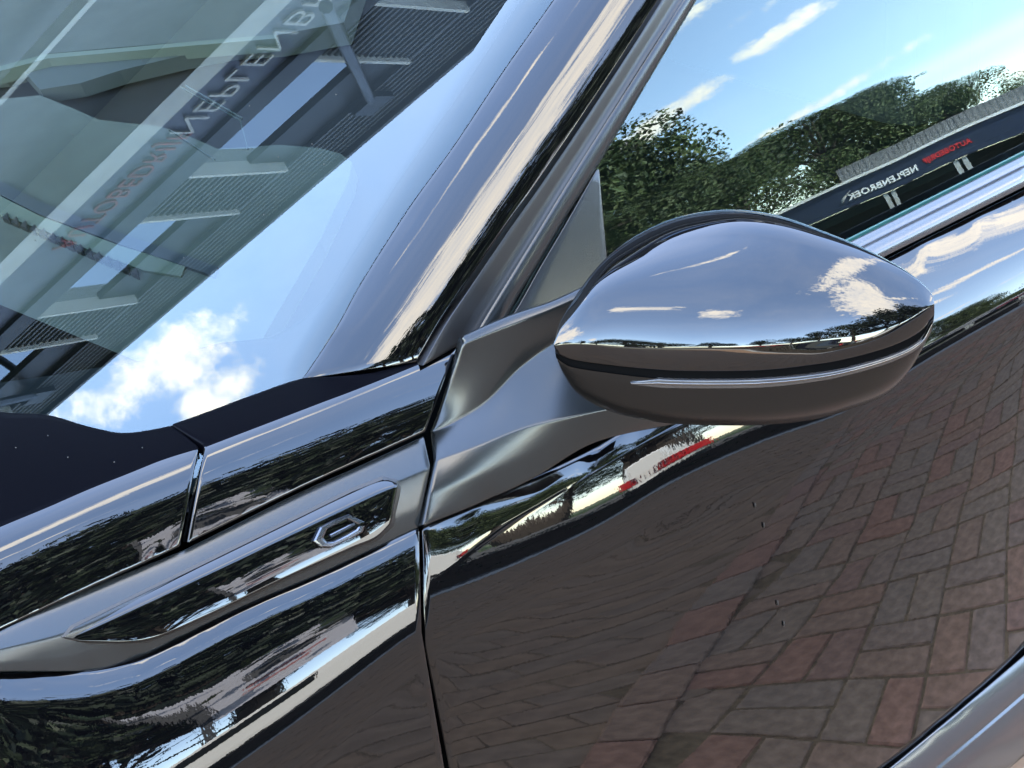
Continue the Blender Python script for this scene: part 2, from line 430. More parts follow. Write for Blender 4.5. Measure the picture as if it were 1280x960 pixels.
# --- tall showroom on the far side of the car
FB = radians(-30); fb = Vector((cos(FB), sin(FB), 0)); fm = Vector((fb.y, -fb.x, 0)); FQ = Vector((0, .9, 0)) - fm*4.2
show = empty('showroom_building', FQ)
tag(show, 'tall dark showroom with ribbed parapet and white beam beyond the car', 'building')
FM = Matrix(((fb.x, -fm.x, 0, FQ.x), (fb.y, -fm.y, 0, FQ.y), (0, 0, 1, 0), (0, 0, 0, 1)))   # local: x along, y into the wall, z up
def fbx(name, m, *boxes, bev=0, parent=show):
    bm = bmesh.new()
    for b in boxes: box(bm, *b, bev=bev)
    bmesh.ops.transform(bm, matrix=FM, verts=bm.verts); return bmo(name, bm, m, parent)
dk = mat('dark_cladding', (.020, .021, .023), .5, .4)
rib = mat('ribbed_steel', (.035, .035, .034), .45, .45)
wh = mat('white_steel', (.42, .43, .42), .5, .4)
sgn = mat('sign_panel', (.040, .045, .075), .4, .4)
wgl2 = mat('coated_window', (.42, .47, .52), .02, .5, metal=1)
pale = mat('pale_trim', (.5, .5, .48), .5, .4)
wgl = mat('window_glass', (.01, .013, .015), .02, 1.0, coat=1)
U0, U1 = -26, 9.6
fbx('wall', dk, (U0, U1, .25, 9, 0, 12.4))
fbx('plinth_glazing', wgl, (U0, U1, .20, .24, .4, 4.2))
mu = [(u, u+.08, .12, .2, .4, 4.2) for u in np.arange(U0, U1, 1.6)]
fbx('mullions', dk, *mu, (U0, U1, .1, .2, 4.2, 4.35), (U0, U1, .1, .2, 0, .4))
fbx('canopy_beam', wh, (U0, U1, -.10, .25, 9.08, 9.36))
fbx('thin_rail', wh, (U0, U1, .05, .15, 7.66, 7.72))
fbx('dark_reveal', MT['black'], (U0, U1, .05, .25, 9.36, 9.46))
fbx('sign_panel', sgn, (U0, U1, 0, .25, 9.46, 10.2))
fbx('dark_bar', MT['black'], (U0, U1, -.05, .25, 10.2, 10.48))
def ribs(name, u0, u1, z0, z1, pitch=.085, dep=.035):
    v, f = [], []; z = z0; prof = []
    while z < z1-1e-6:
        for dz, y in ((0, 0), (.35, 0), (.5, dep), (.85, dep)): prof.append((min(z+dz*pitch, z1), .02+y))
        z += pitch
    prof.append((z1, .02))
    for i, (zz, y) in enumerate(prof): v += [(u0, y, zz), (u1, y, zz)]
    n = len(v)
    for i in range(len(prof)-1): f.append((2*i, 2*i+1, 2*i+3, 2*i+2))
    v += [(u0, .25, z0), (u1, .25, z0), (u0, .25, z1), (u1, .25, z1)]
    f += [(0, n, n+1, 1), (2*len(prof)-2, 2*len(prof)-1, n+3, n+2)]
    return pyd(name, [tuple(FM @ Vector(p)) for p in v], f, rib, show)
ribs('ribbed_parapet', U0, U1, 11.95, 12.62)
fbx('coping', rib, (U0, U1, -.03, 9, 12.62, 12.68))
u = -8.84 - 2.72*4
wins = []
for k in range(9):
    a = -8.80 + 2.72*(k-4)
    ribs('ribbed_panel', a, a+.78, 10.48, 11.95)
    fbx('pale_trim', pale, (a-.04, a, -.02, .2, 10.48, 11.93)); fbx('pale_trim', pale, (a+.78, a+.82, -.02, .2, 10.48, 11.93))
    fbx('window', wgl2, (a+.82, a+2.68, .12, .16, 10.48, 11.42))
    fbx('window_shade_band', MT['black'], (a+.82, a+2.68, .08, .25, 11.42, 11.95))  # black band painting in the shaded reveal above the window
for uu in (-19.3, -13.0, -6.74, -.5):
    lo = empty('wall_lamp', FM @ Vector((uu, .0, 12.05)))
    bm = bmesh.new(); tube(bm, [(uu, 0, 12.0), (uu+1.2, -.46, 10.2), (uu+2.6, -1.0, 8.1)], .05)
    bmesh.ops.transform(bm, matrix=FM, verts=bm.verts); bmo('lamp_arm', bm, MT['black'], lo)
    bm = bmesh.new(); box(bm, uu-.22, uu+.12, -.04, .02, 11.93, 12.22); bmesh.ops.transform(bm, matrix=FM, verts=bm.verts); bmo('bracket', bm, MT['black'], lo)
    tag(lo, 'black lamp arm leaning out from the ribbed parapet of the tall showroom', 'lamp', 'lamp arms on the showroom')
def text(name, s, size, m, parent, mw, sx=1, depth=.01, thin=-.012):
    c = bpy.data.curves.new(name, 'FONT'); c.body = s; c.size = size; c.extrude = depth; c.offset = thin*size; c.align_x = 'LEFT'; c.space_character = 1.08
    o = bpy.data.objects.new(name, c); COL.objects.link(o)
    dg = bpy.context.evaluated_depsgraph_get(); me = bpy.data.meshes.new_from_object(o.evaluated_get(dg))
    bpy.data.objects.remove(o); bpy.data.curves.remove(c)
    me.transform(mw @ Matrix.Diagonal((sx, 1, 1, 1)))
    return link(name, me, m, parent)
white_l = mat('white_letters', (.42, .42, .42), .5, .3); red_l = mat('red_letters', (.22, .03, .03), .5, .3)
# text plane: x along the wall, y up, z out of the wall
TM = FM @ Matrix(((1, 0, 0, 0), (0, 0, -1, 0), (0, 1, 0, 0), (0, 0, 0, 1)))
text('white_lettering', 'NEPLENBROEK', .43, white_l, show, TM @ Matrix.Translation((-7.25, 9.66, .02)), .98)
text('red_lettering', 'AUTOBEDRIJF', .36, red_l, show, TM @ Matrix.Translation((-9.2, 9.70, .02)), .85)

white_p0 = mat('white_eaves', (.8, .8, .78), .5, .4)
# --- low showroom on the far side of the road
LA = radians(47); lb = Vector((cos(LA), sin(LA), 0)); lm = Vector((-lb.y, lb.x, 0))
az0 = radians(-44.5); LQ = Vector((.5 + 46*cos(az0), -.05 + 46*sin(az0), 0))
low = empty('low_showroom', LQ); tag(low, 'low grey showroom with pale eaves line and white lettering beyond the road', 'building')
LM = Matrix(((lb.x, -lm.x, 0, LQ.x), (lb.y, -lm.y, 0, LQ.y), (0, 0, 1, 0), (0, 0, 0, 1)))
def lbx(name, m, *boxes, parent=low):
    bm = bmesh.new()
    for b in boxes: box(bm, *b)
    bmesh.ops.transform(bm, matrix=LM, verts=bm.verts); return bmo(name, bm, m, parent)
lgrey = mat('grey_cladding', (.15, .155, .155), .5, .4); navy = mat('navy_fascia', (.02, .03, .06), .4, .4)
lbx('roof_band', lgrey, (-2.45, 30, .3, .7, 3.18, 3.86))
lbx('seams', mat('cladding_seam', (.135, .14, .14), .5, .4), *[(x, x+.03, .285, .31, 3.18, 3.86) for x in np.arange(-2.3, 30, .18)])
lbx('eaves_line', white_p0, (-9, 30, -.68, .3, 3.06, 3.18))
lbx('fascia', navy, (-9, 30, -.6, .3, 2.0, 3.06))
lbx('wall', dk, (-9, 40, .8, 13.5, 0, 2.0))
lbx('glazing', MT['black'], (-8.9, 40, .72, .79, 0, 1.99))
for x in (-1.55, .72, 3.0, 5.3, 7.6, 9.9):
    lbx('column', wh, (x, x+.14, -.55, -.41, 0, 1.95)); lbx('column', wh, (x+.24, x+.38, -.55, -.41, 0, 1.95))
TL = LM @ Matrix(((-1, 0, 0, 0), (0, 0, -1, 0), (0, 1, 0, 0), (0, 0, 0, 1)))
text('white_lettering', 'NEPLENBROEK', .37, mat('white_sign_letters', (.95, .95, .95), .4, .3), low, TL @ Matrix.Translation((.22, 2.28, .62)), .84, thin=.03)
bm = bmesh.new(); tube(bm, [(-2.5 - .26*t, -.63, 2.5 - .28*t - .1*t*t) for t in (-.9, -.6, -.3, 0, .3, .6)], [.01, .02, .03, .045, .06, .03], 6)
bmesh.ops.transform(bm, matrix=LM, verts=bm.verts); bmo('logo_swoosh', bm, white_l, low)
text('red_lettering', 'AUTOBEDRIJF', .31, mat('red_sign_letters', (.75, .05, .05), .4, .3), low, TL @ Matrix.Translation((-1.42, 2.4, .62)), .69, thin=.03)

# --- trees
bark = mat('bark', (.055, .045, .035), .9, .2, noise_amt=.3)
leaf_dimmed = []
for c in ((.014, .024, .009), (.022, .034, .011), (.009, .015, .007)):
    leaf_dimmed.append(mat('leaf', c, .6, .3, noise_amt=.35, noise_scale=1.2))  # near foliage darkened in colour, as if turned from the sun
leaf_lit = [mat('leaf_far_lit', c, .6, .3, noise_amt=.35, noise_scale=.9) for c in ((.050, .076, .022), (.068, .090, .026), (.030, .048, .016))]  # far foliage brightened in colour, as if sunlit
def tree_meshes(seed, H=10., crown_lo=.30, wid=.42, nl=6500, leaf=(.007, .016), lm_=None):
    r = random.Random(seed); bm = bmesh.new()
    tube(bm, [(0, 0, 0), (.05, 0, H*.3), (-.05, .08, H*.6), (0, 0, H*.85)], [H*.024, H*.018, H*.011, H*.003], 8)
    blobs = []
    for k in range(24):
        a = r.uniform(0, 2*pi); z = H*(crown_lo + .06 + (1-crown_lo-.1)*r.random()**.9); q = (z/H-crown_lo)/(1-crown_lo)
        rr = H*wid*(1-.75*q**1.6)*r.uniform(.35, .8)
        c = Vector((rr*cos(a), rr*sin(a), z)); blobs.append((c, H*r.uniform(.06, .145)))
        tube(bm, [(0, 0, max(z*.55, H*.2)), c*.6 + Vector((0, 0, z*.32)), c], [H*.008, H*.005, H*.002], 5)
    trunk = bpy.data.meshes.new('trunk'); bm.to_mesh(trunk); bm.free(); trunk.materials.append(bark)
    v, f, mi = [], [], []
    for k in range(nl):
        c, R = r.choice(blobs); d = Vector((r.gauss(0, 1), r.gauss(0, 1), r.gauss(0, .8))).normalized()
        p = c + d*R*r.random()**.3*1.1; s = H*r.uniform(*leaf)
        n = Vector((r.gauss(0, 1), r.gauss(0, 1), r.gauss(.5, 1))).normalized(); a = n.orthogonal().normalized(); b = n.cross(a)
        an = r.uniform(0, 2*pi); a, b = a*cos(an)+b*sin(an), b*cos(an)-a*sin(an); i0 = len(v)
        v += [p - a*s*1.3, p + b*s*.8 + n*s*.25, p + a*s*1.3, p - b*s*.8 + n*s*.2]; f.append((i0, i0+1, i0+2, i0+3)); mi.append(r.randrange(3))
    me = bpy.data.meshes.new('crown'); me.from_pydata([tuple(p) for p in v], [], f)
    for q in (lm_ or leaf_dimmed): me.materials.append(q)
    me.polygons.foreach_set('material_index', mi)
    return trunk, me
def fine(seed, **k): return tree_meshes(seed, nl=30000, leaf=(.0032, .0078), lm_=leaf_lit, **k)
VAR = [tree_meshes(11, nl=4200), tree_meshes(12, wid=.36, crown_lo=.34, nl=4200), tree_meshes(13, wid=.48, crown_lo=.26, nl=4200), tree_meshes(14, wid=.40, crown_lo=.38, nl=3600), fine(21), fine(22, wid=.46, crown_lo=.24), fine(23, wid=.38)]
TREES = [(-106, 22, 14, 2), (-98, 18, 13.5, 0), (-90, 17, 13, 1), (-83, 16.5, 14, 2), (-76, 17, 13.5, 0), (-69.5, 18, 13.5, 3), (-64, 21, 13, 6), (-60, 33, 13, 4), (-56, 41, 13.5, 5),
         (-53.4, 45, 11.5, 6), (-51, 50, 8.5, 4), (-47.4, 58, 11.8, 5), (-45.2, 62, 10.6, 6), (-42.8, 66, 8.4, 4), (-40, 70, 6, 5), (-34, 60, 5, 4), (-116, 28, 12, 2),
         (-124, 30, 10, 0), (-131, 34, 10, 2), (-139, 32, 9, 1), (-147, 36, 9, 0), (-155, 34, 8.5, 2), (-163, 38, 9, 1), (-172, 40, 9, 2), (-180, 42, 9, 0)]
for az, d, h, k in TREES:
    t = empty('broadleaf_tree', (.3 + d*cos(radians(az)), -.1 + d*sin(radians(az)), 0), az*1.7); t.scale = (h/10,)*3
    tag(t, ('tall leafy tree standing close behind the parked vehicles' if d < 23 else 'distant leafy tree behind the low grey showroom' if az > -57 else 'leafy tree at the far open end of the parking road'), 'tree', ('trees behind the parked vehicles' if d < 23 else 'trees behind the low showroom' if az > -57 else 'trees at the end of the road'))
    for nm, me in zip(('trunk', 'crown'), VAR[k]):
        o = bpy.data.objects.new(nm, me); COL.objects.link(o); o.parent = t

# --- parked vehicles across the road
tyre = mat('tyre', (.01, .01, .01), .8, .2); rimm = mat('rim', (.4, .4, .4), .3, .5, metal=.8); redl = mat('tail_lamp', (.35, .01, .015), .1, .6)
autog = mat('vehicle_glass', (.01, .012, .012), .03, .8)
def vehicle(name, label, cat, loc, rz, body_m, prof, width, glassprof, wheels, L):
    """prof: side outline (x, z); extruded across with rounded shoulders"""
    root = empty(name, loc, rz); tag(root, label, cat)
    def ext(nm, pr, w, m, inset=.0, taper=.0):
        bm = bmesh.new(); rings = []
        for (y, sc) in ((-w/2, .0), (-w/2+.10, .0), (w/2-.10, .0), (w/2, .0)):
            k = .93 if abs(y) > w/2-.05 else 1.0
            cx = sum(p[0] for p in pr)/len(pr); cz = sum(p[1] for p in pr)/len(pr)
            rings.append([bm.verts.new((cx+(x-cx)*(1-(1-k)*.5), y*(1-taper*max(0, (z-.9))), cz+(z-cz)*k)) for x, z in pr])
        n = len(pr)
        for a in range(3):
            for i in range(n): bm.faces.new((rings[a][i], rings[a][(i+1) % n], rings[a+1][(i+1) % n], rings[a+1][i]))
        bm.faces.new(rings[0][::-1]); bm.faces.new(rings[-1]); bmesh.ops.recalc_face_normals(bm, faces=bm.faces)
        me = bpy.data.meshes.new(nm); bm.to_mesh(me); bm.free(); me.materials.append(m)
        o = bpy.data.objects.new(nm, me); COL.objects.link(o); o.parent = root; return o
    ext('body', prof, width, body_m, taper=.12)
    ext('windows', glassprof, width+.012, autog, taper=.12)
    def prt(nm, m, *b):
        bm = bmesh.new()
        for q in b: box(bm, *q, bev=.015)
        me = bpy.data.meshes.new(nm); bm.to_mesh(me); bm.free(); me.materials.append(m)
        o = bpy.data.objects.new(nm, me); COL.objects.link(o); o.parent = root; return o
    x1 = max(p[0] for p in prof); x0 = min(p[0] for p in prof)
    for sy in (-1, 1):
        y = sy*(width/2-.06)
        prt('tail_lamp', redl, (x1-.15, x1+.005, y-.08, y+.085, .62, 1.05))
        prt('headlight', MT['lens'], (x0-.005, x0+.3, y-.1, y+.085, .62, .80))
        for wx in wheels:
            bm = bmesh.new(); bmesh.ops.create_cone(bm, cap_ends=True, segments=24, radius1=.33, radius2=.33, depth=.22, matrix=Matrix.Translation((wx, sy*(width/2-.08), .33)) @ Matrix.Rotation(pi/2, 4, 'X'))
            me = bpy.data.meshes.new('wheel'); bm.to_mesh(me); bm.free(); me.materials.append(tyre); o = bpy.data.objects.new('wheel', me); COL.objects.link(o); o.parent = root
            bm = bmesh.new(); bmesh.ops.create_cone(bm, cap_ends=True, segments=20, radius1=.21, radius2=.21, depth=.235, matrix=Matrix.Translation((wx, sy*(width/2-.08), .33)) @ Matrix.Rotation(pi/2, 4, 'X'))
            me = bpy.data.meshes.new('rim'); bm.to_mesh(me); bm.free(); me.materials.append(rimm); r_ = bpy.data.objects.new('rim', me); COL.objects.link(r_); r_.parent = o
    prt('bumper', MT['black'], (x0-.03, x0+.2, -width/2+.05, width/2-.05, .28, .5)); prt('bumper', MT['black'], (x1-.2, x1+.03, -width/2+.05, width/2-.05, .28, .5))
    return root
vanp = [(-2.5, .35), (-2.55, .8), (-2.3, 1.15), (-1.6, 1.3), (-.95, 1.95), (-.6, 2.05), (2.2, 2.08), (2.45, 1.9), (2.5, .6), (2.45, .35)]
vang = [(-1.35, 1.38), (-.85, 1.86), (.15, 1.9), (.15, 1.38)]
carp = [(-2.1, .3), (-2.15, .7), (-1.9, .92), (-1.0, 1.02), (-.25, 1.42), (.3, 1.5), (1.1, 1.46), (1.75, 1.05), (2.05, .98), (2.1, .5), (2.0, .3)]
carg = [(-.95, 1.03), (-.25, 1.38), (.3, 1.45), (1.05, 1.41), (1.6, 1.05)]
white_p = mat('white_paint', (.55, .545, .51), .2, .5); grey_p = mat('grey_paint', (.16, .17, .18), .2, .5); dark_p = mat('dark_paint', (.012, .014, .02), .1, .5); red_p = mat('red_paint', (.25, .015, .015), .15, .5)
vehicle('white_van', 'white panel van with red tail lamps at the rear end of the parked row', 'van', (3.0, -11.4, .02), 0, white_p, vanp, 1.95, vang, (-1.6, 1.6), 5)
vehicle('parked_car', 'white hatchback parked ahead of the white van', 'car', (-2.6, -11.6, .02), 0, white_p, carp, 1.8, carg, (-1.3, 1.35), 4.2)
vehicle('parked_car', 'dark blue hatchback parked ahead of the white van', 'car', (-7.6, -11.6, .02), 0, dark_p, carp, 1.8, carg, (-1.3, 1.35), 4.2)
vehicle('parked_car', 'red hatchback parked ahead of the dark blue one', 'car', (-12.4, -11.6, .02), 0, red_p, carp, 1.8, carg, (-1.3, 1.35), 4.2)
def leaf_box(name, x0, x1, y0, y1, z1, n, parent, seed=5):
    r = random.Random(seed); v, f, mi = [], [], []
    for k in range(n):
        p = Vector((r.uniform(x0, x1), r.uniform(y0, y1), z1*r.random()**.6)); s = r.uniform(.012, .03)
        q = Vector((r.gauss(0, 1), r.gauss(0, 1), r.gauss(.5, 1))).normalized(); a = q.orthogonal().normalized()*s; b = q.cross(a)*.7; i = len(v)
        v += [p-a*1.3, p+b, p+a*1.3, p-b]; f.append((i, i+1, i+2, i+3)); mi.append(r.randrange(3))
    me = bpy.data.meshes.new(name); me.from_pydata([tuple(p) for p in v], [], f)
    o = link(name, me, leaf_dimmed, parent); me.polygons.foreach_set('material_index', mi); return o
hg = empty('added_dark_hedge', (-2, -6.6, 0)); tag(hg, 'low dark hedge added in place of the shade under the parked vehicles', 'hedge')  # hedge added to give the dark band of shade below the vehicles
leaf_box('foliage', -12, 7.4, -6.9, -6.3, .6, 14000, hg)
bm = bmesh.new(); box(bm, -11.9, 7.3, -6.8, -6.4, .02, .5); bmo('twigs', bm, bark, hg)
# grey hoarding on posts between the trees
hd = empty('banner_flag', (3.65, -12.9, 0), radians(4)); tag(hd, 'tall pale grey banner with a dark mark and red lines on a pole', 'banner')
for nm, m, b in (('cloth', mat('banner_cloth', (.30, .30, .33), .6, .3), [(-.62, .62, -.02, .02, 3.6, 6.6)]), ('dark_mark', dk, [(-.35, .3, .02, .026, 5.1, 5.7)]), ('red_line', mat('banner_red', (.25, .10, .10), .6, .2), [(-.4, .35, .02, .026, 4.65, 4.8)]), ('red_line', mat('banner_red', (.25, .10, .10), .6, .2), [(-.4, .15, .02, .026, 4.3, 4.45)]),
                 ('pole', dk, [(-.72, -.64, -.04, .04, 0, 6.9)])):
    bm = bmesh.new()
    for q in b: box(bm, *q)
    me = bpy.data.meshes.new(nm); bm.to_mesh(me); bm.free(); me.materials.append(m); o = bpy.data.objects.new(nm, me); COL.objects.link(o); o.parent = hd

# ================================================================== THE CAR
car = empty('black_car', (.6, .95, 0))
tag(car, 'gloss black car with grey trim and large door mirror on brick paving', 'car')
YN = np.array([0, 1., 0])
def ay(y): return ((0, y, 0), YN)

# --- near-black block added behind every gap to keep light out
bm = bmesh.new()
box(bm, -1.7, 2.9, .075, 1.82, .25, .86); box(bm, -1.7, -.05, .12, 1.78, .8, .93)
bmo('gap_light_block', bm, MT['dark'], car)

# --- door
def off(pl, dx, dy): return [(x+dx, y+dy) for x, y in pl]
T = [(529, 656), (640, 609), (745, 559), (830, 505), (950, 415), (1111, 323), (1290, 233)]
H = [(533, 783), (610, 728), (700, 660), (850, 586), (1060, 513), (1150, 452), (1290, 371)]
def mid(A, B, f):
    if len(A) != len(B): A = [tuple(p) for p in resample(A, 24)]; B = [tuple(p) for p in resample(B, 24)]
    return [(a[0]+(b[0]-a[0])*f, a[1]+(b[1]-a[1])*f) for a, b in zip(A, B)]
bn = body_n
BOT = [(573, 1010), (690, 1010), (800, 1010), (920, 1010), (1030, 1010), (1113, 961), (1290, 812)]
W0 = [(530, 742), (577, 702), (640, 656), (700, 618), (760, 580), (830, 541), (950, 494), (1060, 458), (1150, 425), (1290, 352)]
W1 = [(532, 783), (577, 748), (640, 708), (700, 668), (760, 632), (830, 580), (950, 535), (1060, 503), (1150, 445), (1290, 366)]
KB = [(533, 806), (577, 774), (640, 738), (700, 702), (760, 664), (830, 612), (950, 563), (1060, 524), (1150, 460), (1290, 379)]
door_rows = [
    (T, [(0, bn(70)), (.6, bn(62)), (1, bn(56))]),
    (mid(T, H, .07), [(0, bn(38)), (.5, bn(38)), (.75, bn(46)), (1, bn(50))]),
    (mid(T, H, .38), [(0, bn(27)), (.35, bn(27)), (.5, bn(30)), (.75, bn(37)), (1, bn(42))]),
    (W0, [(0, bn(21.5)), (.4, bn(21.7)), (.6, bn(23)), (.8, bn(26)), (1, bn(27))]),
    (W1, [(0, bn(16.8)), (.4, bn(17.2)), (.6, bn(18)), (1, bn(21))]),
    (KB, [(0, bn(13)), (.4, bn(13.4)), (1, bn(16))]),
    (mid(KB, BOT, .10), [(0, bn(9, 4)), (.6, bn(10, 0)), (1, bn(11, -3))]),
    (mid(KB, BOT, .43), [(0, bn(5, 6)), (.6, bn(5, 0)), (1, bn(5, -5))]),
    (BOT, [(0, bn(-7, 7)), (.6, bn(-6, 0)), (1, bn(-4, -6))])]
G, ri = solve_sheet(door_rows, 46, [3, 7, 7, 7, 4, 4, 8, 8], [(0, s, ay(.0 + .02*s), 50) for s in np.linspace(0, 1, 12)], wu=.5)
door_G = G
door = sheet('front_door', refine(G), MT['paint'], car, sides='tbl')
# --- front wing, lower painted part
FT = [(-60, 844), (0, 842), (60, 841), (105, 838), (145, 831), (190, 815), (240, 790), (310, 755), (400, 717), (522, 660)]
FH = [(-60, 1235), (0, 1195), (55, 1156), (95, 1126), (135, 1096), (180, 1063), (230, 1026), (320, 960), (410, 890), (526, 790)]
FBt = [(-60, 1430), (0, 1390), (45, 1362), (80, 1342), (130, 1312), (190, 1280), (270, 1230), (360, 1180), (460, 1120), (566, 1030)]
wing_rows = [
    (FT, [(0, bn(72, 4)), (1, bn(72, 0))]),
    (off(FT, 1, 7), [(0, bn(55, 4)), (1, bn(50, 0))]),
    (mid(off(FT, 1, 7), FH, .12), [(0, bn(37, 5)), (1, bn(36, 0))]),
    (mid(off(FT, 1, 7), FH, .55), [(0, bn(31, 5)), (.5, bn(28, 3)), (1, bn(25, 0))]),
    (FH, [(0, bn(21, 4)), (.3, bn(18, 3)), (.6, bn(16, 2)), (1, bn(15, 0))]),
    (mid(FH, FBt, .2), [(0, bn(8, 5)), (1, bn(7, 0))]),
    (FBt, [(0, bn(2, 5)), (1, bn(2, 0))])]
G, ri = solve_sheet(wing_rows, 44, [3, 5, 9, 10, 5, 6], [(0, s, ay(.012*(1-s)), .6) for s in np.linspace(0, 1, 12)], wu=.35)
wing_G = G
wing = sheet('front_wing', refine(G), MT['paint'], car, sides='tr')
# --- satin trim on the wing
TT = [(-60, 822), (0, 790), (100, 741), (225, 691), (240, 684), (310, 649), (380, 614), (440, 588), (529, 547)]
TC = [(-60, 826), (0, 812), (90, 789), (180, 746), (250, 711), (320, 677), (390, 645), (455, 618), (537, 584)]
TB = [(-60, 841), (0, 838), (80, 838), (130, 835), (180, 818), (230, 793), (310, 754), (400, 716), (522, 659)]
trim_rows = [
    (TT, [(0, bn(60, 4)), (1, bn(54, 0))]), (mid(TT, TC, .25), [(0, bn(52, 4)), (1, bn(50, 0))]),
    (mid(TT, TC, .94), [(0, bn(45, 4)), (1, bn(46, 0))]), (mid(TC, TB, .06), [(0, bn(24, 4)), (1, bn(24, 0))]),
    (mid(TC, TB, .55), [(0, bn(19, 4)), (1, bn(20, 0))]), (mid(TC, TB, .75), [(0, bn(11, 4)), (1, bn(12, 0))]), (TB, [(0, bn(7, 4)), (1, bn(8, 0))])]
G, ri = solve_sheet(trim_rows, 44, [4, 6, 2, 4, 3, 4], [(6, s, ay(.012*(1-s)-.002), 50) for s in np.linspace(0, 1, 12)], by_index=False)
trim_G = G; trim_b = bvh_of(G)
trim = sheet('wing_trim', refine(G), MT['satin'], car, sides='tbr')
# --- gloss insert with chamfered upper edge
i0 = [(80, 796), (92, 785), (150, 756), (250, 708), (350, 659), (440, 615), (478, 600), (495, 604)]
i1 = [(82, 797), (98, 789), (152, 764), (250, 718), (350, 670), (440, 627), (480, 609), (496, 606)]
i2 = [(84, 798), (100, 793), (154, 769), (250, 724), (350, 676), (440, 633), (481, 614), (496, 609)]
i4 = [(84, 799), (112, 801), (183, 799), (252, 772), (350, 725), (441, 684), (470, 672), (489, 653)]
i3 = mid(i2, i4, .55)
def lay(pl, o_):
    out = []
    for x, y in pl:
        p = onmesh(trim_b, x, y, o_); out.append(p if p is not None else ony(x, y, 0))
    return out
ins_rows = [(i0, [(0, bn(72, 3)), (1, bn(68))]), (i1, [(0, bn(64, 3)), (1, bn(62))]), (i2, [(0, bn(33, 3)), (1, bn(33))]),
            (i3, [(0, bn(30, 3)), (.85, bn(29)), (1, bn(27, -8))]), (i4, [(0, bn(25, 3)), (.7, bn(21)), (1, bn(19))])]
anch = []
for r_, pl in ((2, i2),):
    for k in range(1, 8):
        s_ = k/8; q = resample(pl, 60)[int(s_*59)]; p = onmesh(trim_b, q[0], q[1], .004)
        if p is not None: anch.append((r_, s_, (p, YN), .4))
G, ri = solve_sheet(ins_rows, 46, [3, 2, 7, 6], anch)
ins_b = bvh_of(G)
sheet('badge_insert', refine(G), MT['piano'], car, flange=.007, rnd=.0012)
# dark strip on the trim, painting in the shaded groove round the insert
loop = [(76, 797), (88, 782), (150, 752), (250, 703), (350, 654), (440, 610), (478, 595.5), (497, 600), (501, 610), (493, 656), (472, 676), (441, 688), (350, 729), (252, 777), (185, 803), (112, 805)]
loop2 = i0[:-1] + [(494, 605), (496, 611), (488, 653), (470, 672), (441, 684), (350, 725), (252, 772), (183, 799), (112, 801)]
gv, gf = [], []
for a_, b_ in zip(loop + [loop[0]], loop2[:16] + [loop2[0]]):
    for q, o_ in ((a_, .0004), (b_, .0008)):
        p = onmesh(trim_b, q[0], q[1], o_); gv.append(p if p is not None else ony(q[0], q[1], 0))
pyd('groove_shade_strip', gv, [(2*i, 2*i+1, 2*i+3, 2*i+2) for i in range(len(loop))], MT['seal'], car)
# --- emblem: open hexagon ring, bevelled
def ring(name, outer, inner, m, parent, h):
    n = len(outer); prof = [(0, 0), (.12, h*.8), (.3, h), (.7, h), (.88, h*.8), (1, 0)]; P = []
    for f_, hh in prof:
        for x, y in mid(outer, inner, f_): P.append(onmesh(ins_b, x, y, hh + .0002))
    f = []
    for k in range(len(prof)-1):
        for i in range(n-1): f.append((k*n+i, k*n+i+1, (k+1)*n+i+1, (k+1)*n+i))
    K = len(prof); f += [tuple(k*n for k in range(K)), tuple(k*n+n-1 for k in range(K-1, -1, -1))]
    return pyd(name, P, f, m, parent)
ring('emblem', [(455.5, 652), (436, 642.5), (414, 651), (397, 659.5), (388.5, 677), (398, 684.5), (411, 685.5), (440, 672.5), (453, 665), (455, 657)],
     [(444, 656), (432, 649.5), (420, 655.5), (409, 661), (404, 672), (408, 677), (416, 676), (432, 668), (442, 662), (445, 659)], MT['emblem'], car, .0035)
ring('emblem_bar', [(413, 672.5), (428, 665), (444, 656.5)], [(411, 668), (426, 660.5), (441, 653)], MT['emblem'], car, .0022)

# --- upper wing piece between hood and mirror foot
UT = [(217, 530), (262, 514), (310, 496), (379, 473), (415, 471), (480, 463), (569, 431)]
UC = [(258, 556), (300, 540), (345, 523), (400, 502), (440, 487), (500, 463), (570, 434)]
UB = [(236, 677), (285, 653), (330, 631), (380, 607), (430, 584), (480, 562), (531, 539)]
up_rows = [(UT, [(0, (.06, -.05, 1)), (1, (.06, -.05, 1))]), (mid(UT, UC, .93), [(0, (.06, -.12, 1)), (1, (.06, -.12, 1))]), (mid(UC, UB, .035), [(0, bn(66)), (1, bn(62))]),
           (mid(UC, UB, .16), [(0, bn(48)), (1, bn(48))]), (mid(UC, UB, .42), [(0, bn(35)), (1, bn(40))]), (mid(UC, UB, .7), [(0, bn(28)), (1, bn(31))]), (UB, [(0, bn(25)), (1, bn(25))])]
G, ri = solve_sheet(up_rows, 40, [6, 3, 3, 6, 5, 5], [(6, s, ay(.022), 50) for s in np.linspace(0, 1, 10)])
nr = ri[2]/(len(G)-1)
sheet('upper_wing', refine(G), [MT['cowl'], MT['paint']], car, sides='tblr', matidx=lambda t: 0 if t < nr-.02 else 1)
up_G = G
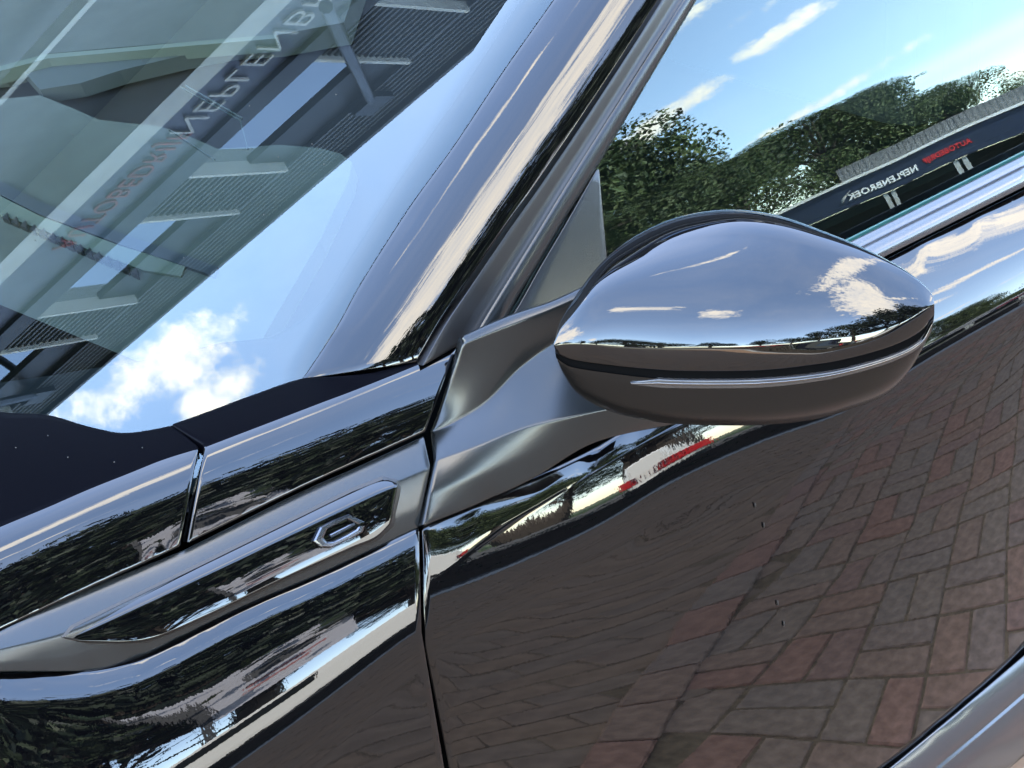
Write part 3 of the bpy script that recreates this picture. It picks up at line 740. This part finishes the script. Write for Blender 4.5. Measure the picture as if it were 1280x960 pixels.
# --- hood
HT = [(-80, 500), (0, 515), (60, 519), (110, 533), (150, 541), (185, 538), (215, 532)]
HC = [(-80, 692), (0, 657), (60, 632), (110, 610), (160, 590), (205, 572), (247, 559)]
HB = [(-80, 828), (0, 786), (50, 762), (100, 739), (150, 716), (190, 698), (224, 682)]
hood_rows = [(HT, [(0, (.0, -.03, 1)), (1, (.05, -.05, 1))]), (mid(HT, HC, .96), [(0, (0, -.10, 1)), (1, (.03, -.12, 1))]), (mid(HC, HB, .03), [(0, bn(66, 3)), (1, bn(66))]),
             (mid(HC, HB, .24), [(0, bn(50, 4)), (1, bn(48))]), (mid(HC, HB, .36), [(0, bn(37, 4)), (1, bn(38))]), (mid(HC, HB, .7), [(0, bn(31, 4)), (1, bn(31))]), (HB, [(0, bn(26, 4)), (1, bn(27))])]
G, ri = solve_sheet(hood_rows, 40, [8, 3, 4, 4, 7, 6], [(6, s, ay(.024), 50) for s in np.linspace(0, 1, 10)])
nr2 = ri[2]/(len(G)-1)
hood = sheet('hood', refine(G), [MT['cowl'], MT['paint']], car, sides='tbr', matidx=lambda t: 0 if t < nr2-.02 else 1)
hood_b = bvh_of(G); hood_G = G

# --- windscreen plane
WA = ony(379, 472, .10); WN = unit((-.54, -.202, .817))
wp = [(372, 600), (379, 473), (420, 411), (449, 358), (512, 259), (569, 180), (630, 88), (692, 0), (760, -96)]
wq = [(-160, 700), (-160, 560), (-160, 400), (-160, 300), (-160, 200), (-160, 100), (-160, 0), (-160, -96), (-160, -200)]
nu, nv = 16, 12
a_ = resample(wp, nv, curve=False); b_ = resample(wq, nv, curve=False)
G = np.array([[on(*(a_[j]*(1-i/(nu-1)) + b_[j]*(i/(nu-1))), WA, WN) for i in range(nu)] for j in range(nv)])
ws = sheet('windscreen', G, MT['wind'], car, flange=.004, rnd=.0005)
# ceramic border band behind the glass
fo = [(215, 640), (300, 640), (374, 600), (383, 476), (420, 411), (449, 358), (512, 259), (569, 180), (630, 88), (692, 0), (760, -96)]
fi = [(215, 444), (277, 428), (340, 422), (375, 403), (408, 372), (440, 318), (460, 287), (494, 232), (580, 109), (652, -2), (722, -100)]
fo2 = [(-160, 660), (60, 650)] + fo; fi2 = [(-160, 500), (60, 470)] + fi
back = WA - WN*.006
A_ = resample(fo2, 60, curve=False); B_ = resample(fi2, 60, by_index=False, curve=True)
A_ = np.array([np.interp(np.linspace(0, 1, 60), np.linspace(0, 1, len(fo2)), [p[k] for p in fo2]) for k in (0, 1)]).T
B_ = np.array([np.interp(np.linspace(0, 1, 60), np.linspace(0, 1, len(fi2)), [p[k] for p in fi2]) for k in (0, 1)]).T
v = [on(*p, back, WN) for p in A_] + [on(*p, back, WN) for p in B_]; v += [p - WN*.001 for p in v]
f = [(i, i+1, 61+i, 60+i) for i in range(59)] + [(120+i+1, 120+i, 180+i, 181+i) for i in range(59)]
pyd('ceramic_border', v, f, MT['frit'], ws)

# --- A pillar
pl = [(379, 473), (420, 411), (449, 358), (512, 259), (569, 180), (630, 88), (692, 0), (752, -86)]
pr = [(520, 452), (548, 404), (572, 368), (626, 290), (668, 231), (730, 140), (806, 24), (874, -84)]
pl_i = resample(pl, 30); pr_i = resample(pr, 30)
def band(f): return [tuple(a*(1-f)+b*f) for a, b in zip(pl_i, pr_i)]
s0 = WN; s1 = body_n(13, 6)
def nmix(f): return unit(s0*(1-f) + s1*f)
pil_rows = [(band(0), [(0, nmix(.0)), (1, nmix(.0))]), (band(.04), [(0, nmix(.16)), (1, nmix(.16))]), (band(.4), [(0, nmix(.36)), (1, nmix(.34))]), (band(.62), [(0, nmix(.56)), (1, nmix(.52))]),
            (band(.88), [(0, nmix(.72)), (1, nmix(.68))]), (band(1.0), [(0, nmix(.88)), (1, nmix(.83))])]
G, ri = solve_sheet(pil_rows, 30, [3, 7, 6, 6, 4], [(0, s, (WA + WN*.001, WN), 50) for s in np.linspace(0, 1, 10)])
pil_G = G
sheet('a_pillar', refine(G), MT['paint'], car, flange=.01, rnd=.001)

# --- side glass: gently barrelled sheet
def belt(x): return 300 - .5*(x-1066)
GP = ony(1180, 258, .035)
def glass_left(vv): return (632 + .5985*(396 - 300 - .5*1066 + vv))/(1 - .5985*.5) - 14     # where the row meets the window frame
gl_rows, gl_cut = [], []
for vv, th in ((-60, 15.0), (100, 18.6), (230, 21.6), (360, 24.4), (520, 27.5)):
    gl_rows.append(([(x, belt(x)-vv) for x in np.linspace(470, 1300, 6)], [(0, body_n(th, 0)), (1, body_n(th, 0))]))
    x0_ = min(max(glass_left(vv), 560), 1280); gl_cut.append(resample([(x, belt(x)-vv) for x in np.linspace(x0_, 1300, 6)], 26))
G, ri = solve_sheet(gl_rows, 26, [5, 5, 5, 5], [(0, s, ay(.03), 20) for s in np.linspace(0, 1, 6)])
gb = bvh_of(refine(G))
GG = []
for k in range(4):
    for q in range(6 if k < 3 else 7): f = q/6; GG.append([onmesh(gb, *(gl_cut[k][i]*(1-f)+gl_cut[k+1][i]*f)) for i in range(26)])
GG = [r for r in GG if all(p is not None for p in r)]
glass_G = np.array(GG)
sg = sheet('side_window', refine(glass_G), MT['side'], door, flange=.003, rnd=.0005)

# --- strips following sightline curves at a given height over the side glass
def strip(name, edges, offs, m, parent, n=40, flange=.01, k=3):
    """edges: polylines side by side; offs: height of each over the glass"""
    rows = []
    for pl_, o_ in zip(edges, offs):
        q = resample(pl_, n)
        rows.append([onmesh(gb, x, y, o_) if onmesh(gb, x, y, o_) is not None else ony(x, y, .03) for x, y in q])
    return sheet(name, refine(np.array(rows), 2), m, parent, flange=flange, rnd=.0008)
e_a = [(518, 455), (545, 407), (569, 371), (623, 292), (665, 233), (727, 142), (803, 26), (871, -82)]
e_b = [(583, 420), (602, 388), (628, 346), (660, 294), (700, 229), (745, 158), (846, 0), (900, -84)]
e_c = [(632, 396), (648, 366), (668, 334), (700, 280), (728, 236), (760, 182), (869, 0), (922, -84)]
strip('window_seal', [e_a, mid(e_a, e_b, .35), mid(e_a, e_b, .75), e_b], [.016, .0145, .0125, .0145], MT['seal'], car)
strip('window_frame', [mid(e_a, e_b, .98), mid(e_b, e_c, .25), mid(e_b, e_c, .7), e_c], [.0145, .0155, .0125, .004], MT['foot'], door)
# triangle behind the mirror
tri = [(741, 213), (751, 345), (745, 400), (637, 400)]
a1 = resample([(628, 404), (641, 386), (668, 338), (700, 284), (740, 214)], 14); a2 = resample([(766, 440), (760, 420), (757, 380), (752, 330), (742, 214)], 14)
rows = [[onmesh(gb, *(p*(1-f)+q*f), .008) for p, q in zip(a1, a2)] for f in np.linspace(0, 1, 8)]
sheet('mirror_triangle', np.array(rows), MT['foot'], door, flange=.006, rnd=.001)

# --- belt moulding
B0 = [(600, 533), (760, 453), (1066, 301), (1290, 189)]
def bl(dv): return [(x, y+dv) for x, y in B0]
belt_rows = [(bl(0), [(0, bn(60)), (1, bn(60))]), (bl(8), [(0, bn(48)), (1, bn(48))]), (bl(9), [(0, bn(25)), (1, bn(25))]), (bl(13), [(0, bn(72)), (1, bn(72))]),
             (bl(19), [(0, bn(55)), (1, bn(55))]), (bl(28), [(0, bn(38)), (1, bn(38))]), (bl(33), [(0, bn(20)), (1, bn(20))]), (bl(39), [(0, bn(-5)), (1, bn(-5))])]
G, ri = solve_sheet(belt_rows, 24, [3, 1, 2, 3, 4, 2, 2], [(0, s, ay(.027), 20) for s in np.linspace(0, 1, 6)])
belt_G = G
sheet('belt_moulding', refine(G), MT['moulding'], door, flange=.008, rnd=.0006)
strip('glass_edge', [bl(-5), bl(-1)], [.0015, .0015], MT['edge'], sg, flange=.003)

# --- lower door moulding and sill
R0 = [(1040, 1020), (1113, 960), (1200, 888), (1290, 811)]
R1 = [(1098, 1020), (1172, 960), (1240, 903), (1290, 860)]
R2 = [(1190, 1020), (1240, 980), (1280, 945), (1330, 905)]
rk = [(R0, [(0, bn(75)), (1, bn(75))]), (mid(R0, R1, .06), [(0, bn(38)), (1, bn(38))]), (mid(R0, R1, .5), [(0, bn(22)), (1, bn(22))]), (mid(R0, R1, .92), [(0, bn(0)), (1, bn(0))]),
      (R1, [(0, bn(60)), (1, bn(60))]), (mid(R1, R2, .06), [(0, bn(20)), (1, bn(20))]), (mid(R1, R2, .4), [(0, bn(-2)), (1, bn(-2))]), (R2, [(0, bn(-12)), (1, bn(-12))])]
db = bvh_of(door_G)
anc = []
for s_ in (.1, .3, .5, .7, .9):
    q = resample(R0, 61)[int(s_*60)]
    p = next((p for p in (onmesh(db, q[0], q[1]-k) for k in range(2, 40, 2)) if p is not None), None)
    if p is not None: anc.append((0, s_, ((0, p[1]-.003, 0), YN), 20))
G, ri = solve_sheet(rk, 20, [2, 3, 3, 2, 2, 3, 4], anc)
mould_G = G
sheet('lower_moulding', refine(G), MT['moulding'], door, flange=.01, rnd=.001)

# --- mirror foot
f0 = [(580, 421), (612, 406), (650, 391), (690, 378), (735, 357)]
f1 = [(583, 426), (614, 413), (652, 399), (692, 384), (738, 364)]
f2 = [(541, 540), (570, 526), (605, 504), (650, 459), (712, 414)]
f3 = [(546, 576), (590, 560), (650, 536), (712, 522), (790, 506)]
f4 = [(531, 655), (600, 627), (665, 597), (742, 553), (850, 529)]
foot_rows = [
    (f0, [(0, (-.35, -.45, .85)), (1, (-.35, -.5, .8))]), (f1, [(0, (-.45, -.62, .62)), (1, (-.45, -.6, .62))]),
    (mid(f1, f2, .06), [(0, (-.48, -.87, -.02)), (1, (-.5, -.84, .12))]), (mid(f1, f2, .97), [(0, (-.46, -.88, -.06)), (1, (-.54, -.82, .16))]),
    (mid(f2, f3, .05), [(0, (-.24, -.42, .87)), (1, (-.26, -.4, .88))]), (mid(f2, f3, .96), [(0, (-.24, -.50, .83)), (1, (-.3, -.48, .82))]),
    (mid(f3, f4, .04), [(0, bn(27, 12)), (.5, bn(22, 14)), (1, bn(5, 20))]),
    (mid(f3, f4, .45), [(0, bn(25, 12)), (.5, bn(12, 14)), (1, bn(-5, 15))]), (mid(f3, f4, .6), [(0, bn(13, 12)), (.5, bn(8, 14)), (1, bn(-10, 15))]), (f4, [(0, bn(10, 8)), (.5, bn(4, 10)), (1, bn(-25, 10))])]
G, ri = solve_sheet(foot_rows, 36, [2, 2, 9, 2, 8, 2, 4, 2, 4], [(9, 0, ay(-.008), 50), (9, .25, ay(-.008), 5)])
mirror = empty('door_mirror', (.12, -.16, 1.0)); mirror.parent = car; mirror.location = Vector((.12, -.16, 1.0)) - car.location
sheet('mirror_foot', refine(G), MT['foot'], mirror, sides='tblr', flange=.018, rnd=.0025)
foot_G = G

# --- mirror shell, lamp and lower housing from one solved surface
OT = [(692, 430), (704, 395), (743, 338), (782, 303), (826, 279), (870, 266), (922, 262), (975, 270), (1027, 288), (1080, 310), (1132, 338), (1162, 363), (1168, 379)]
HZ = [(694, 432), (705, 430), (732, 431), (775, 434), (820, 435), (866, 435), (922, 434), (975, 431), (1027, 425), (1080, 416), (1126, 402), (1155, 385), (1168, 380)]
CB = [(694, 440), (702, 445), (718, 450), (772, 457), (818, 461), (857, 463), (922, 463), (966, 461), (1010, 456), (1054, 449), (1112, 433), (1150, 414), (1168, 392)]
SU = [(695, 447), (703, 453), (719, 460), (773, 468), (818, 473), (857, 475), (922, 475), (966, 473), (1010, 469), (1054, 462), (1112, 446), (1150, 427), (1167, 401)]
SL = [(697, 450), (705, 458), (722, 467), (778, 480), (820, 484), (857, 485), (922, 485), (966, 483), (1010, 478), (1054, 470), (1112, 453), (1150, 433), (1166, 405)]
MB = [(697.5, 452), (705, 469), (722, 493), (762, 514), (802, 524), (845, 530), (922, 532), (970, 530), (1020, 524), (1062, 512), (1106, 494), (1137, 463), (1164, 415)]
az = [172, 174, 180, 186, 192, 199, 212, 228, 245, 265, 290, 312, 330]
def tg(els, daz=0): return [(k/12, ('r', az[k]+daz, els[k] if isinstance(els, (list, tuple)) else els)) for k in range(13)]
mir_rows = [
    (OT, [(0, ('o', 1, .12))]),
    (mid(OT, HZ, .05), tg([66, 116, 140, 142, 140, 134, 126, 126, 124, 122, 116, 92, 60])),
    (mid(OT, HZ, .11), tg([56, 98, 124, 126, 118, 106, 96, 94, 96, 98, 92, 66, 42])),
    (mid(OT, HZ, .20), tg([40, 88, 112, 114, 100, 85, 74, 70, 70, 68, 60, 44, 28])),
    (mid(OT, HZ, .45), tg([14, 32, 48, 53, 52, 50, 49, 48, 47, 45, 40, 30, 18])),
    (mid(OT, HZ, .8), tg([6, 12, 18, 20, 21, 22, 22, 22, 21, 20, 18, 13, 8])),
    (mid(OT, HZ, .985), tg([2]*13)),
    (mid(HZ, CB, .12), tg([-12]*13)),
    (CB, tg([-32]*13)),
    (SU, tg([-34]*13)),
    (SL, tg([-40]*13)),
    (mid(SL, MB, .6), tg([-55]*13)),
    (MB, [(0, ('o', -1, .12))])]
G, ri = solve_sheet(mir_rows, 49, [3, 3, 4, 7, 8, 5, 2, 4, 2, 3, 6, 6], [(6, 0, ay(-.062), 40), (6, 1, ay(-.265), .5)], by_index=True)
mir_G = G
RG = refine(G)
c0, c1, c2, c3 = ri[8]*2, ri[9]*2, ri[10]*2, len(RG)-1
sheet('mirror_cap', RG[:c0+1], MT['cap'], mirror, sides='tb', flange=.02, rnd=.001)
gr = RG[c0:c1+1]; away = gr-CAM; away /= np.linalg.norm(away, axis=-1, keepdims=True)
sheet('mirror_groove', gr + away*.0025, MT['dark'], mirror, sides='', flange=.002, rnd=.0003)
hs = sheet('mirror_housing', RG[c1:], MT['housing'], mirror, sides='b', flange=.003, rnd=.0006)
nrm = unit(np.cross(RG[c1+1, 40]-RG[c1, 40], RG[c1, 41]-RG[c1, 40])); nrm = nrm if nrm @ (CAM-RG[c1, 40]) > 0 else -nrm
lens = RG[c1:c2+1, 26:].copy()
lens = lens[1:]; cen_ = lens[len(lens)//2+1].copy()
for i_ in range(7): k_ = (.15 + .85*i_/7); lens[:, i_] = cen_[i_]*(1-k_) + lens[:, i_]*k_
off_ = (CAM-lens); off_ /= np.linalg.norm(off_, axis=-1, keepdims=True)
sheet('turn_signal', lens + off_*.0012, MT['lens'], mirror, flange=.004, rnd=.0006)
sheet('signal_rib', (lens[len(lens)//2-1:len(lens)//2+1] + off_[len(lens)//2-1:len(lens)//2+1]*.0026), MT['chrome'], mirror, flange=.002, rnd=.0003)
# closed back of the shell: glass side, facing rearward
loopP = [G[0, k] for k in range(49)] + [G[-1, k] for k in range(47, 0, -1)]
cen = np.mean(loopP, axis=0); bk = unit(cen-CAM)
v = loopP + [p*.92 + cen*.08 + bk*.018 for p in loopP] + [cen + bk*.020]; n_ = len(loopP)
pyd('mirror_back', v, [(i, (i+1) % n_, n_+(i+1) % n_, n_+i) for i in range(n_)] + [(n_+i, n_+(i+1) % n_, 2*n_) for i in range(n_)], MT['housing'], mirror, True)

# --- dashboard seen through the windscreen
DP = WA + np.array([-.02, .10, -.075]); DN = unit((-.22, -.05, .97))
slab('cabin_dark_sheet', [(-200, 640), (300, 640), (520, 330), (760, -60), (760, -200), (-200, -200)], DP - DN*.02, DN, .01, MT['black'], car)  # black sheet standing in for the unlit cabin around the dashboard
slab('dashboard', [(-200, 128), (0, 124), (50, 119), (90, 135), (125, 150), (200, 158), (240, 172), (272, 186), (350, 181), (400, 185), (425, 192), (440, 203), (436, 225), (400, 300), (330, 420), (260, 640), (-200, 640)], DP, DN, .03, MT['dash'], car)
slab('dashboard_top', [(-200, 100), (0, 84), (60, 67), (150, 59), (240, 52), (345, 44), (430, 28), (480, -120), (-200, -120)], DP + DN*.012, DN, .03, MT['dash'], car)
slab('dashboard_face', [(18, 76), (60, 70), (150, 62), (240, 55), (330, 49), (225, 70), (150, 88), (100, 104), (50, 112)], DP + DN*.004, DN, .02, MT['dash4'], car)
slab('dash_slot', [(0, 226), (50, 252), (150, 291), (272, 333), (268, 345), (150, 305), (50, 268), (0, 243)], DP + DN*.004, DN, .006, MT['dash2'], car)
slab('dash_reflection_strip', [(0, 245), (50, 270), (150, 307), (232, 332), (226, 345), (180, 338), (120, 316), (60, 290), (0, 268)], DP + DN*.003, DN, .006, MT['dash3'], car)  # paler strip painting in the reflection of the sun visor
for k in range(15):
    x, y = 2 + k*11.5, 272 + k*4.9
    slab('vent_tooth', [(x, y), (x+9, y+4), (x+7, y-7)], DP + DN*.006, DN, .008, MT['black'], car)
slab('dash_fold', [(-20, 88), (55, 68), (150, 60), (240, 52), (345, 43), (345, 48), (240, 57), (150, 65), (60, 73), (-20, 94)], DP + DN*.016, DN, .018, MT['dash3'], car)
# clear ticket holder stuck behind the glass
hp = WA - WN*.012
for a, b in (((226, 109), (300, 150)), ((300, 150), (310, 186)), ((212, 163), (268, 200)), ((232, 107), (303, 148))):
    bm = bmesh.new(); tube(bm, [on(*a, hp, WN), on(*b, hp, WN)], .0009, 6); bmo('ticket_holder_edge', bm, MT['plastic'], ws)

# --- cabin: door card, seat, belt, roof, far side, so that the window looks into a dark cabin
bm = bmesh.new(); box(bm, .1, 2.6, .10, .16, .5, .93, bev=.01); bmo('door_card', bm, MT['black'], door)
bm = bmesh.new(); box(bm, .85, 1.0, .3, .8, .5, 1.18, bev=.05); box(bm, .95, 1.05, .42, .68, 1.18, 1.38, bev=.04); bmo('seat', bm, MT['fabric'], car)
bm = bmesh.new(); box(bm, .85, 2.6, .22, 1.68, 1.44, 1.48, bev=.015); bmo('roof', bm, MT['paint'], car)
bm = bmesh.new(); box(bm, .1, 2.8, 1.72, 1.76, .8, 1.45); box(bm, 2.6, 2.65, .2, 1.72, .8, 1.45); bmo('far_side', bm, MT['black'], car)
bm = bmesh.new(); box(bm, -1.3, 2.9, .0, 1.84, .18, .26, bev=.02); bmo('sill', bm, MT['black'], car)

# --- the panels carry on past the frame: rear door and its glass, the front end of the wing and hood
def carry(name, col, d, m, gap=.005, n=6, bow=0, parent=car):
    d = np.asarray(d, float); u_ = unit(d)
    cols = [col + u_*gap + d*(k/(n-1)) + np.array([0, bow*(k/(n-1))**2, 0]) for k in range(n)]
    if d[0] < 0: cols = cols[::-1]
    return sheet(name, np.stack(cols, 1), m, parent, flange=.012, rnd=.0012)
rd = carry('rear_door', door_G[:, -1], (1.5, .0, .03), MT['paint'], bow=.05)
carry('rear_window', glass_G[:, -1], (1.5, .0, .03), MT['side'], bow=.05, parent=rd)
carry('belt_moulding', belt_G[:, -1], (1.5, .0, .03), MT['moulding'], bow=.05, parent=rd)
carry('lower_moulding', mould_G[:, -1], (1.5, .0, .06), MT['moulding'], bow=.05, parent=rd)
carry('wing_panel', wing_G[:, 0], (-.6, .06, -.04), MT['paint'], gap=.0, bow=.08)
carry('wing_trim', trim_G[:, 0], (-.6, .06, -.04), MT['satin'], gap=.0, bow=.08)
carry('hood_panel', hood_G[:, 0], (-.6, .06, -.05), MT['paint'], gap=.0, bow=.08)

# --- dust specks on the hood, small insects on the door
for x, y in ((20, 560), (85, 572), (143, 578), (60, 545), (178, 560), (232, 540)):
    p = onmesh(hood_b, x, y, .0004)
    if p is None: continue
    bm = bmesh.new(); bmesh.ops.create_icosphere(bm, subdivisions=1, radius=.0005, matrix=Matrix.Translation(p)); bmo('dust_speck', bm, MT['dust'], hood)
wb = Vector(WN)
for x, y in ((178, 76), (312, 132), (348, 196), (286, 112), (264, 243), (90, 168), (160, 66), (420, 118), (390, 180), (230, 322), (44, 300), (120, 410), (405, 205), (330, 268)):
    p = on(x, y, WA + WN*.0005, WN)
    bm = bmesh.new(); bmesh.ops.create_icosphere(bm, subdivisions=1, radius=.0006, matrix=Matrix.Translation(p)); bmo('dust_speck', bm, MT['dust'], ws)
for x, y, lb_ in ((943, 632, 'tiny dark fly highest of four on the gloss black door'), (954, 657, 'tiny dark fly just below the highest one on the black door'), (971, 754, 'smallest dark fly among brick reflections on the black door'), (979, 780, 'tiny dark fly lowest of four on the gloss black door')):
    p = onmesh(db, x, y, .001)
    if p is None: continue
    o = empty('fly', p); bm = bmesh.new()
    bmesh.ops.create_icosphere(bm, subdivisions=2, radius=.0014, matrix=Matrix.Translation(p) @ Matrix.Diagonal((.7, .6, 1.7, 1)))
    bmesh.ops.create_icosphere(bm, subdivisions=1, radius=.0009, matrix=Matrix.Translation(p + np.array([0, 0, .0026])))
    bmo('body', bm, MT['fly'], o); tag(o, lb_, 'insect', 'flies on the door')
